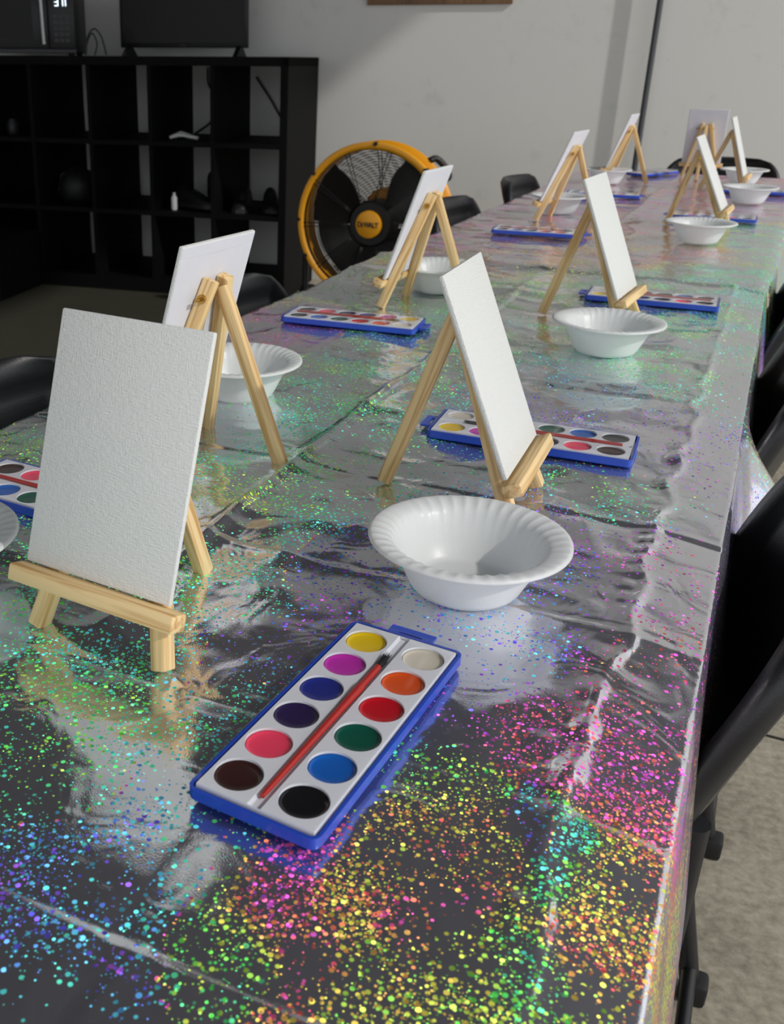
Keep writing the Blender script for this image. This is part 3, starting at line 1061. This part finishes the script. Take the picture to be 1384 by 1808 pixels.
# ------------------------------------------------------------------ folding chairs
def chair_back_bm():
    """moulded back: rounded outline, raised rim, recessed middle, curved in plan"""
    bm = bmesh.new()
    NU, NV = 40, 22
    w2, h = 0.222, 0.245
    def pos(u, v, off):
        # squircle-like mapping of the unit square to a rounded outline
        a = u * w2
        rr = 0.11
        z = v * h
        lim = w2
        if z > h - rr:
            q = (z - (h - rr)) / rr
            lim = w2 - rr * 0.85 * (1 - math.sqrt(max(0, 1 - q * q)))
        if z < 0.05:
            q = (0.05 - z) / 0.05
            lim = min(lim, w2 - 0.05 * (1 - math.sqrt(max(0, 1 - q * q))))
        y = u * lim
        x = 0.045 * (u * u) - 0.010 + off          # sides wrap forward (towards the sitter)
        x -= 0.30 * z + 0.25 * z * z               # lean back
        return (x, y, z)
    front, back = [], []
    for j in range(NV + 1):
        v = j / NV
        fr, br = [], []
        for i in range(NU + 1):
            u = -1 + 2 * i / NU
            edge = min(1 - abs(u), (1 - v) * h / w2, v * h / w2)
            rec = min(1.0, max(0.0, (edge - 0.13) / 0.07))
            roll = 0.012 * max(0.0, 1 - edge / 0.05) ** 2
            fr.append(bm.verts.new(pos(u, v, 0.012 - 0.011 * rec - roll)))
            br.append(bm.verts.new(pos(u, v, -0.016 + roll * 0.6)))
        front.append(fr)
        back.append(br)
    for j in range(NV):
        for i in range(NU):
            bm.faces.new((front[j][i], front[j][i + 1], front[j + 1][i + 1], front[j + 1][i]))
            bm.faces.new((back[j][i], back[j + 1][i], back[j + 1][i + 1], back[j][i + 1]))
    for j in range(NV):
        bm.faces.new((front[j][0], front[j + 1][0], back[j + 1][0], back[j][0]))
        bm.faces.new((front[j][NU], back[j][NU], back[j + 1][NU], front[j + 1][NU]))
    for i in range(NU):
        bm.faces.new((front[0][i], back[0][i], back[0][i + 1], front[0][i + 1]))
        bm.faces.new((front[NV][i], front[NV][i + 1], back[NV][i + 1], back[NV][i]))
    bmesh.ops.remove_doubles(bm, verts=bm.verts, dist=1e-5)
    return bm

def make_chair():
    """origin on the floor under the foot of the back; +X points the way the sitter faces"""
    t = thing('folding_chair', '-', 'chair')
    o = obj('backrest', chair_back_bm(), 'chair', t, smooth=True)
    o.location = (0.008, 0, 0.53)
    bm = bmesh.new()
    prism(bm, rrect(0.02, -0.205, 0.42, 0.205, 0.05), 0.425, 0.455, 'XY')
    bmesh.ops.bevel(bm, geom=list(bm.edges), offset=0.008, segments=2, affect='EDGES')
    obj('seat', bm, 'chair', t, smooth=True, angle=40)
    for s in (-1, 1):
        y = s * 0.215
        fl = tube('leg', [(0.03, y, 0.47), (0.40, y, 0.02)], 0.0125, 'tube', t)
        f = obj('foot_cap', box_bm((-0.016, -0.016, 0), (0.016, 0.016, 0.034), 0.006), 'rubber', fl, smooth=True, angle=40)
        f.location = (0.412, y, 0.0)
        y2 = s * 0.190
        rl = tube('leg', smooth_path([(0.004, y2, 0.565), (0.004, y2, 0.50), (0.003, y2, 0.36), (-0.010, y2, 0.22), (-0.054, y2, 0.01)], 5), 0.0125, 'tube', t)
        f = obj('foot_cap', box_bm((-0.017, -0.017, 0), (0.017, 0.017, 0.036), 0.006), 'rubber', rl, smooth=True, angle=40)
        f.location = (-0.056, y2, 0.0)
    tube('stretcher', [(-0.047, -0.19, 0.05), (-0.047, 0.19, 0.05)], 0.009, 'tube', t)
    tube('stretcher', [(0.30, -0.215, 0.14), (0.30, 0.215, 0.14)], 0.009, 'tube', t)
    return t

CHAIRS = [
    (0.040, 0.925, 180, 'black folding chair nearest at the right, its curved back along the table edge'),
    (0.040, 1.600, 180, 'black folding chair on the right, second from the front'),
    (0.045, 2.260, 180, 'black folding chair on the right by the seam of the two cloths'),
    (-0.770, 0.870, 0, 'black folding chair at the left edge, behind the largest canvas'),
    (-0.755, 1.500, 0, 'black folding chair at the left, its back arching beside the rear-view easel'),
    (-0.740, 2.800, 0, 'black folding chair at the left, just right of the yellow fan'),
    (-0.715, 3.490, 0, 'small looking black chair back on the left, before the bare wall'),
    (-0.215, 4.600, -90, 'black folding chair at the far head of the table'),
]
pch = None
for (x, y, a, lab) in CHAIRS:
    if pch is None:
        c_ = pch = make_chair()
    else:
        c_ = pch.copy()
        COL.objects.link(c_)
        for ch in [o for o in bpy.data.objects if o.parent == pch]:
            d_ = ch.copy()
            COL.objects.link(d_)
            d_.parent = c_
            for g in [o for o in bpy.data.objects if o.parent == ch]:
                e_ = g.copy()
                COL.objects.link(e_)
                e_.parent = d_
    c_.location = (x, y, 0)
    c_.rotation_euler = (0, 0, R(a))
    tag(c_, lab, 'chair', 'black folding chairs')

# ------------------------------------------------------------------ black cube shelf and what stands on it
SH_T = T + 0.395
D0, D1 = 4.88, 5.47
shelf = thing('cube_shelf', 'tall black open-backed cube shelf against the wall', 'shelf', W(0, 0, 0), WY)
S_R, S_L = -1.32, -3.36
obj('side_panel', box_bm((S_R - 0.038, D0, 0), (S_R, D1, SH_T), 0.001), 'shelf', shelf)
obj('side_panel', box_bm((S_L, D0, 0), (S_L + 0.038, D1, SH_T), 0.001), 'shelf', shelf)
obj('top_panel', box_bm((S_L, D0, SH_T - 0.04), (S_R, D1, SH_T + 0.001), 0.001), 'shelf', shelf)
obj('bottom_panel', box_bm((S_L + 0.038, D0, 0.0), (S_R - 0.038, D1, 0.075), 0.001), 'shelf', shelf)
for s in (-1.695, -2.018, -2.341, -2.664, -2.987):
    obj('divider', box_bm((s - 0.010, D0, 0.075), (s + 0.010, D1, SH_T - 0.04)), 'shelf', shelf)
for z in (T - 0.010, T - 0.345):
    obj('shelf_board', box_bm((S_L + 0.038, D0 + 0.002, z), (S_R - 0.038, D1, z + 0.022)), 'shelf', shelf)
B1, B2 = T + 0.012, T - 0.323

low = obj('storage_bench', box_bm((-3.45, 4.42, 0), (-2.66, 4.86, 0.30), 0.01), 'shelf', loc=W(0, 0, 0), rot=(0, 0, WY))
tag(low, 'low black box on the floor before the shelf at the left edge', 'box')

# television
tv = thing('television', 'switched-off black flat television on top of the black shelf', 'television', W(-1.985, 5.28, SH_T + 0.001), WY)
obj('bezel', box_bm((-0.345, -0.010, 0.04), (0.345, 0.012, 0.45), 0.004), 'black', tv, smooth=True, angle=40)
obj('screen', box_bm((-0.330, -0.0125, 0.064), (0.330, -0.009, 0.437)), 'screen', tv)
obj('rear_housing', box_bm((-0.24, 0.010, 0.06), (0.24, 0.05, 0.33), 0.012), 'black', tv, smooth=True, angle=40)
obj('badge', box_bm((-0.016, -0.0130, 0.048), (0.016, -0.0095, 0.054)), 'grey', tv)
for s in (-1, 1):
    bm = bmesh.new()
    prism(bm, [(-0.085, 0), (0.085, 0), (0.07, 0.008), (0.012, 0.05), (-0.012, 0.05), (-0.07, 0.008)], -0.012, 0.012, 'YZ')
    o = obj('foot', bm, 'black', tv)
    o.location = (s * 0.30, 0, 0)

# microwave
mw = thing('microwave', 'black microwave oven with a silver handle at the top left corner', 'microwave', W(-2.72, 4.96, SH_T + 0.001), WY + R(17))
obj('body', box_bm((-0.265, 0.0, 0.012), (0.265, 0.33, 0.30), 0.006), 'black', mw, smooth=True, angle=40)
obj('door', box_bm((-0.262, -0.028, 0.032), (0.130, 0.0, 0.298), 0.005), 'black', mw, smooth=True, angle=40)
obj('window', box_bm((-0.225, -0.0295, 0.075), (0.055, -0.027, 0.255)), 'screen', mw)
obj('control_panel', box_bm((0.133, -0.026, 0.032), (0.263, 0.0, 0.298), 0.004), 'black', mw, smooth=True, angle=40)
obj('lower_trim', box_bm((-0.265, -0.022, 0.012), (0.265, 0.0, 0.031), 0.002), 'grey', mw)
bm = bmesh.new()
tube_bm(bm, [(0.112, -0.058, 0.052), (0.108, -0.060, 0.28)], 0.0075, 10)
for z in (0.060, 0.272):
    tube_bm(bm, [(0.110, -0.026, z), (0.110, -0.058, z)], 0.006, 8)
obj('handle', bm, 'silver', mw, smooth=True, angle=50)['label'] = 'silver bar handle'
bm = bmesh.new()
def seg7(bm, x, z, segs, h=0.032, w_=0.015, t=0.004):
    S = {'a': (0, h, w_, h), 'd': (0, 0, w_, 0), 'g': (0, h / 2, w_, h / 2), 'b': (w_, h / 2, w_, h), 'c': (w_, 0, w_, h / 2), 'f': (0, h / 2, 0, h), 'e': (0, 0, 0, h / 2)}
    for k in segs:
        x0, z0, x1, z1 = S[k]
        box(bm, (x + min(x0, x1) - t / 2, -0.0285, z + min(z0, z1) - t / 2), (x + max(x0, x1) + t / 2, -0.0262, z + max(z0, z1) + t / 2))
for x, sg in ((0.172, 'abcdg'), (0.196, 'bc'), (0.210, 'bc')):
    seg7(bm, x, 0.226, sg)
obj('clock_digits', bm, 'digits', mw)['label'] = 'pale blue lit clock digits'
bm = bmesh.new()
for r_ in range(5):
    for c in range(3):
        box(bm, (0.160 + c * 0.028, -0.0272, 0.170 - r_ * 0.027), (0.180 + c * 0.028, -0.0258, 0.186 - r_ * 0.027))
obj('keypad', bm, 'grey', mw)
for sx in (-1, 1):
    for yy in (0.04, 0.29):
        o = obj('foot', box_bm((-0.015, -0.015, 0), (0.015, 0.015, 0.013), 0.003), 'rubber', mw)
        o.location = (sx * 0.23, yy, 0)

# cords
def cord(name, pts, rad, label, mat='cord'):
    o = tube(name, smooth_path([W(*p_) for p_ in pts], 10), rad, mat)
    tag(o, label, 'cord')
    return o
cord('power_cord', [(-2.415, 5.02, SH_T + 0.005), (-2.405, 5.03, SH_T + 0.08), (-2.375, 5.05, SH_T + 0.125), (-2.345, 5.07, SH_T + 0.09), (-2.325, 5.08, SH_T + 0.005)], 0.004, 'black cord looped upright on the shelf top beside the television')
cord('power_cord', [(-2.43, 5.06, SH_T + 0.005), (-2.42, 5.06, SH_T + 0.06), (-2.395, 5.07, SH_T + 0.105), (-2.37, 5.07, SH_T + 0.06), (-2.375, 5.05, SH_T + 0.005)], 0.0035, 'smaller cord loop on the shelf top, nearest the microwave')
cord('power_cord', [(-1.93, 5.49, SH_T - 0.05), (-1.925, 5.495, SH_T - 0.14), (-1.87, 5.50, T + 0.20), (-1.82, 5.50, T + 0.14)], 0.006, 'black cord hanging down the wall behind the third shelf column')
cord('power_cord', [(-1.96, 5.36, B1 + 0.007), (-1.90, 5.40, B1 + 0.05), (-1.84, 5.43, B1 + 0.11), (-1.83, 5.44, B1 + 0.03), (-1.80, 5.40, B1 + 0.007)], 0.006, 'black cord curling over the white item on the upper shelf board')
cord('power_cord', [(-1.66, 5.49, T + 0.30), (-1.58, 5.495, T + 0.19), (-1.50, 5.50, T + 0.07), (-1.42, 5.495, T - 0.005)], 0.006, 'black cord slanting down the wall behind the right-hand shelf column')

# small contents
def blob(name, pts, radii, mat, label, cat, squash=0.7):
    bm = bmesh.new()
    tube_bm(bm, pts, radii, 14)
    return tag(obj(name, bm, mat, smooth=True, angle=70), label, cat)
def shoe(s, d, z, ang, label):
    t = thing('shoe', label, 'shoe', W(s, d, z), WY + R(ang), 'dark shoes on the lower shelf')
    bm = bmesh.new()
    secs = [(-0.135, 0.030, 0.075), (-0.115, 0.036, 0.100), (-0.07, 0.037, 0.105), (-0.02, 0.038, 0.085), (0.04, 0.044, 0.062), (0.09, 0.046, 0.050), (0.125, 0.036, 0.040), (0.143, 0.015, 0.026)]
    rings = []
    for (x, hw, h) in secs:
        rings.append([bm.verts.new((x, hw * math.cos(a), 0.014 + (h - 0.014) * max(0, math.sin(a)) ** 0.7)) for a in [math.pi * k / 12 for k in range(13)]])
    for a, b in zip(rings[:-1], rings[1:]):
        for i in range(12):
            bm.faces.new((a[i], a[i + 1], b[i + 1], b[i]))
        bm.faces.new((a[12], a[0], b[0], b[12]))
    bm.faces.new(rings[0])
    bm.faces.new(rings[-1][::-1])
    obj('upper', bm, 'rubber', t, smooth=True, angle=60)
    bm = bmesh.new()
    prism(bm, [(x, hw + 0.004) for x, hw, h in secs] + [(x, -hw - 0.004) for x, hw, h in secs[::-1]], 0.0, 0.018, 'XY')
    obj('sole', bm, 'grey', t)
    bm = bmesh.new()
    for k in range(4):
        x = -0.01 + 0.02 * k
        z = 0.088 - 0.009 * k
        tube_bm(bm, [(x, -0.022, z - 0.008), (x + 0.004, 0, z), (x, 0.022, z - 0.008)], 0.0025, 6)
    obj('laces', bm, 'grey', t, smooth=True)
shoe(-1.86, 5.10, B2, -20, 'dark shoe in the third column of the lower shelf, lying to the left')
shoe(-1.60, 5.08, B2, -80, 'dark shoe toe forward beside the third divider of the lower shelf')
shoe(-1.46, 5.12, B2, -70, 'dark shoe in the right-hand column of the lower shelf')
bg = tag(obj('bag', box_bm((-0.07, -0.07, 0), (0.07, 0.07, 0.17), 0.05, 4), 'rubber', loc=W(-1.81, 5.34, B2), rot=(0, 0, WY + 0.3), smooth=True), 'dark rounded bag standing behind the shoe in the third column', 'bag')
bm = bmesh.new()
lathe_bm(bm, [(0.00001, 0.0), (0.08, 0.0), (0.105, 0.03), (0.11, 0.09), (0.09, 0.14), (0.05, 0.165), (0.00001, 0.172)], 28)
for k in range(8):
    a = k * math.pi / 4
    tube_bm(bm, [(0.111 * math.cos(a), 0.111 * math.sin(a), 0.06), (0.092 * math.cos(a), 0.092 * math.sin(a), 0.142), (0.02 * math.cos(a), 0.02 * math.sin(a), 0.172)], 0.004, 6)
hm = tag(obj('helmet', bm, 'rubber', loc=W(-2.53, 5.10, B2), smooth=True, angle=60), 'dark round ribbed helmet on the lower shelf at the left', 'helmet')
bm = bmesh.new()
lathe_bm(bm, [(0.00001, 0.0), (0.03, 0.0), (0.033, 0.006), (0.033, 0.055), (0.024, 0.068), (0.024, 0.075), (0.00001, 0.076)], 24)
tag(obj('jar', bm, 'grey', loc=W(-2.90, 5.10, B1), smooth=True, angle=40), 'small dark jar on the upper shelf board near the left edge', 'jar')
bm = bmesh.new()
for k in range(5):
    tube_bm(bm, smooth_path([(-0.07 + 0.01 * k, -0.02 + 0.012 * k, 0.010 + 0.004 * (k % 2)), (-0.02, -0.01 + 0.010 * k, 0.022 + 0.004 * (k % 3)), (0.03, 0.0 + 0.008 * k, 0.014), (0.075 - 0.01 * k, -0.01 + 0.010 * k, 0.009)], 5), [0.009] * 16, 8)
tag(obj('rag', bm, 'white_cloth', loc=W(-1.90, 5.04, B1), rot=(0, 0, WY + 0.1), smooth=True), 'crumpled white rag on the upper shelf board under the television', 'rag')
bm = bmesh.new()
lathe_bm(bm, [(0.00001, 0.0), (0.014, 0.0), (0.016, 0.01), (0.016, 0.06), (0.008, 0.072), (0.008, 0.085), (0.00001, 0.085)], 18)
tag(obj('bottle', bm, 'silver', loc=W(-1.93, 4.96, B2), smooth=True, angle=40), 'slim pale bottle beside the dark shoe on the lower shelf', 'bottle')

# ------------------------------------------------------------------ drum fan
fan = thing('drum_fan', 'round yellow drum fan with black blades and a yellow badge on the floor', 'fan', W(-0.813, 4.40, 0), WY - R(9))
FZ = T - 0.262
FR = 0.336
def at_hub(o):
    o.location = (0, 0, FZ)
    return o
bm = bmesh.new()
lathe_bm(bm, [(FR - 0.030, -0.010), (FR - 0.020, -0.016), (FR - 0.004, -0.012), (FR, 0.0), (FR - 0.006, 0.010), (FR - 0.027, 0.020), (FR - 0.027, 0.112), (FR - 0.006, 0.122), (FR - 0.002, 0.130), (FR - 0.010, 0.137), (FR - 0.024, 0.132),
              (FR - 0.033, 0.11), (FR - 0.033, 0.03), (FR - 0.033, 0.0)], 96, axis='Y', close=True)
at_hub(obj('drum_housing', bm, 'yellow', fan, smooth=True, angle=50))['label'] = 'yellow drum housing'
def grille(y, rmin, dome, nring, spokes, wire=0.0017):
    bm = bmesh.new()
    def yy(r_):
        return y + dome * (1 - (r_ / FR) ** 2)
    for i in range(nring):
        r_ = rmin + (FR - 0.032 - rmin) * i / (nring - 1)
        tube_bm(bm, [(r_ * math.cos(2 * math.pi * j / 64), yy(r_), r_ * math.sin(2 * math.pi * j / 64)) for j in range(64)], wire, 5, closed=True)
    for k in range(spokes):
        a = 2 * math.pi * k / spokes + R(4)
        for da in (-0.03, 0.03):
            tube_bm(bm, [(r_ * math.cos(a + da), yy(r_) - 0.002, r_ * math.sin(a + da)) for r_ in [rmin + (FR - 0.026 - rmin) * q / 6 for q in range(7)]], 0.0022, 5)
    return bm
at_hub(obj('front_grille', grille(-0.004, 0.10, -0.02, 24, 10), 'wire', fan, smooth=True))
at_hub(obj('rear_grille', grille(0.128, 0.08, 0.03, 20, 8), 'wire', fan, smooth=True))
for k, ang in enumerate((155, 38, 275)):
    bm = bmesh.new()
    NU_, NV_ = 8, 8
    G = []
    for i in range(NU_ + 1):
        r_ = 0.075 + (0.296 - 0.075) * i / NU_
        half = R(28) * (1.0 + 0.25 * math.sin(math.pi * min(1, i / NU_ * 1.1)))
        rowv = []
        for j in range(NV_ + 1):
            q = -1 + 2 * j / NV_
            a = R(ang) + q * half
            y = 0.055 + q * 0.034
            rowv.append((bm.verts.new((r_ * math.cos(a), y - 0.003, r_ * math.sin(a))), bm.verts.new((r_ * math.cos(a), y + 0.003, r_ * math.sin(a)))))
        G.append(rowv)
    for i in range(NU_):
        for j in range(NV_):
            for s in (0, 1):
                bm.faces.new((G[i][j][s], G[i + 1][j][s], G[i + 1][j + 1][s], G[i][j + 1][s]))
    for i in range(NU_):
        for j in (0, NV_):
            bm.faces.new((G[i][j][0], G[i][j][1], G[i + 1][j][1], G[i + 1][j][0]))
    for j in range(NV_):
        for i in (0, NU_):
            bm.faces.new((G[i][j][0], G[i][j + 1][0], G[i][j + 1][1], G[i][j][1]))
    at_hub(obj('blade', bm, 'black', fan, smooth=True, angle=50))
bm = bmesh.new()
lathe_bm(bm, [(0.00001, 0.0), (0.09, 0.0), (0.098, 0.012), (0.095, 0.12), (0.00001, 0.12)], 40, axis='Y')
at_hub(obj('hub', bm, 'black', fan, smooth=True, angle=40))
bm = bmesh.new()
lathe_bm(bm, [(0.00001, 0.13), (0.075, 0.13), (0.085, 0.14), (0.085, 0.24), (0.06, 0.26), (0.00001, 0.26)], 40, axis='Y')
bm2 = bmesh.new()
prism(bm2, [(0.300 * math.cos(R(a_)), 0.300 * math.sin(R(a_))) for a_ in range(186, 356, 6)], 0.140, 0.152, 'XZ')
at_hub(obj('rear_plate', bm2, 'black', fan))['label'] = 'black plate behind the lower blades'
o = obj('motor', bm, 'yellow', fan, smooth=True, angle=40)
o.location = (0.01, 0, FZ + 0.05)
bm = bmesh.new()
lathe_bm(bm, [(0.00001, -0.026), (0.052, -0.0255), (0.0565, -0.0235), (0.0580, -0.018), (0.0580, 0.02), (0.00001, 0.02)], 48, axis='Y')
badge = at_hub(obj('badge', bm, 'yellow', fan, smooth=True, angle=40))
badge['label'] = 'round yellow badge with black lettering'
def lettering(pieces, depth, mat, parent, y):
    """pieces: (text, size, x, z); joined into one mesh"""
    bm = bmesh.new()
    for txt, size, x, z in pieces:
        cu = bpy.data.curves.new('lettering', 'FONT')
        cu.body = txt
        cu.size = size
        cu.extrude = depth
        cu.offset = 0.0006
        cu.align_x = 'LEFT'
        to = bpy.data.objects.new('lettering', cu)
        COL.objects.link(to)
        bpy.context.view_layer.update()
        me = bpy.data.meshes.new_from_object(to.evaluated_get(bpy.context.evaluated_depsgraph_get()))
        me.transform(Matrix.Translation((x, y, z)) @ Matrix.Rotation(math.pi / 2, 4, 'X') @ Matrix.Diagonal((1.0, 1.25, 1, 1)))
        bm.from_mesh(me)
        bpy.data.objects.remove(to)
        bpy.data.meshes.remove(me)
        bpy.data.curves.remove(cu)
    return obj('lettering', bm, mat, parent)
lettering([('D', 0.0245, -0.0475, -0.0105), ('E', 0.018, -0.0300, -0.0105), ('W', 0.0245, -0.0185, -0.0105), ('ALT', 0.0245, 0.0035, -0.0105)], 0.0006, 'black', badge, -0.0264)
bm = bmesh.new()
for ang in (88, 143, 180, 208, 235, 320, 45):
    a = R(ang)
    bx_ = Vector((math.cos(a), 0, math.sin(a))) * (FR - 0.008)
    tube_bm(bm, [bx_ + Vector((0, -0.022, 0)), bx_ + Vector((0, 0.014, 0))], 0.009, 8)
at_hub(obj('grille_clip', bm, 'black', fan, smooth=True, angle=40))
bm = bmesh.new()
tube_bm(bm, smooth_path([(0.205, 0.125, 0.258), (0.225, 0.16, 0.265), (0.262, 0.17, 0.232), (0.285, 0.16, 0.195), (0.268, 0.125, 0.185)], 5), 0.014, 10)
at_hub(obj('handle', bm, 'black', fan, smooth=True))
bm = bmesh.new()
for s in (-1, 1):
    tube_bm(bm, smooth_path([(s * (FR + 0.012), 0.13, FZ), (s * (FR + 0.012), 0.13, 0.16), (s * (FR - 0.02), 0.10, 0.03), (s * (FR - 0.02), -0.12, 0.016)], 5), 0.014, 10)
tube_bm(bm, [(-FR + 0.02, -0.12, 0.016), (FR - 0.02, -0.12, 0.016)], 0.014, 10)
tube_bm(bm, [(-FR + 0.02, 0.10, 0.03), (FR - 0.02, 0.10, 0.03)], 0.012, 10)
obj('stand', bm, 'tube', fan, smooth=True, angle=60)
for s in (-1, 1):
    bm = bmesh.new()
    tube_bm(bm, [(s * 0.345, 0.20, 0.075), (s * 0.385, 0.20, 0.075)], 0.075, 24)
    obj('wheel', bm, 'rubber', fan, smooth=True, angle=40)

# ------------------------------------------------------------------ on and before the wall
fr = thing('picture_frame', 'brown wooden picture frame high on the wall, cut by the top edge', 'frame', W(-0.738, D_WALL, T + 0.635), WY)
obj('frame_rail', box_bm((-0.352, -0.018, 0), (0.352, -0.001, 0.04), 0.002), 'frame_wood', fr)
obj('frame_rail', box_bm((-0.352, -0.018, 0.46), (0.352, -0.001, 0.50), 0.002), 'frame_wood', fr)
obj('frame_stile', box_bm((-0.352, -0.018, 0.04), (-0.312, -0.001, 0.46), 0.002), 'frame_wood', fr)
obj('frame_stile', box_bm((0.312, -0.018, 0.04), (0.352, -0.001, 0.46), 0.002), 'frame_wood', fr)
obj('backing', box_bm((-0.312, -0.008, 0.04), (0.312, -0.001, 0.46)), 'paper', fr)
bm = bmesh.new()
tube_bm(bm, [W(0.275, 5.46, 0), W(0.275, 5.46, 3.7)], 0.014, 16)
tag(obj('pole', bm, 'steel', smooth=True, angle=50), 'thin dark grey pole standing upright before the back wall', 'pole')
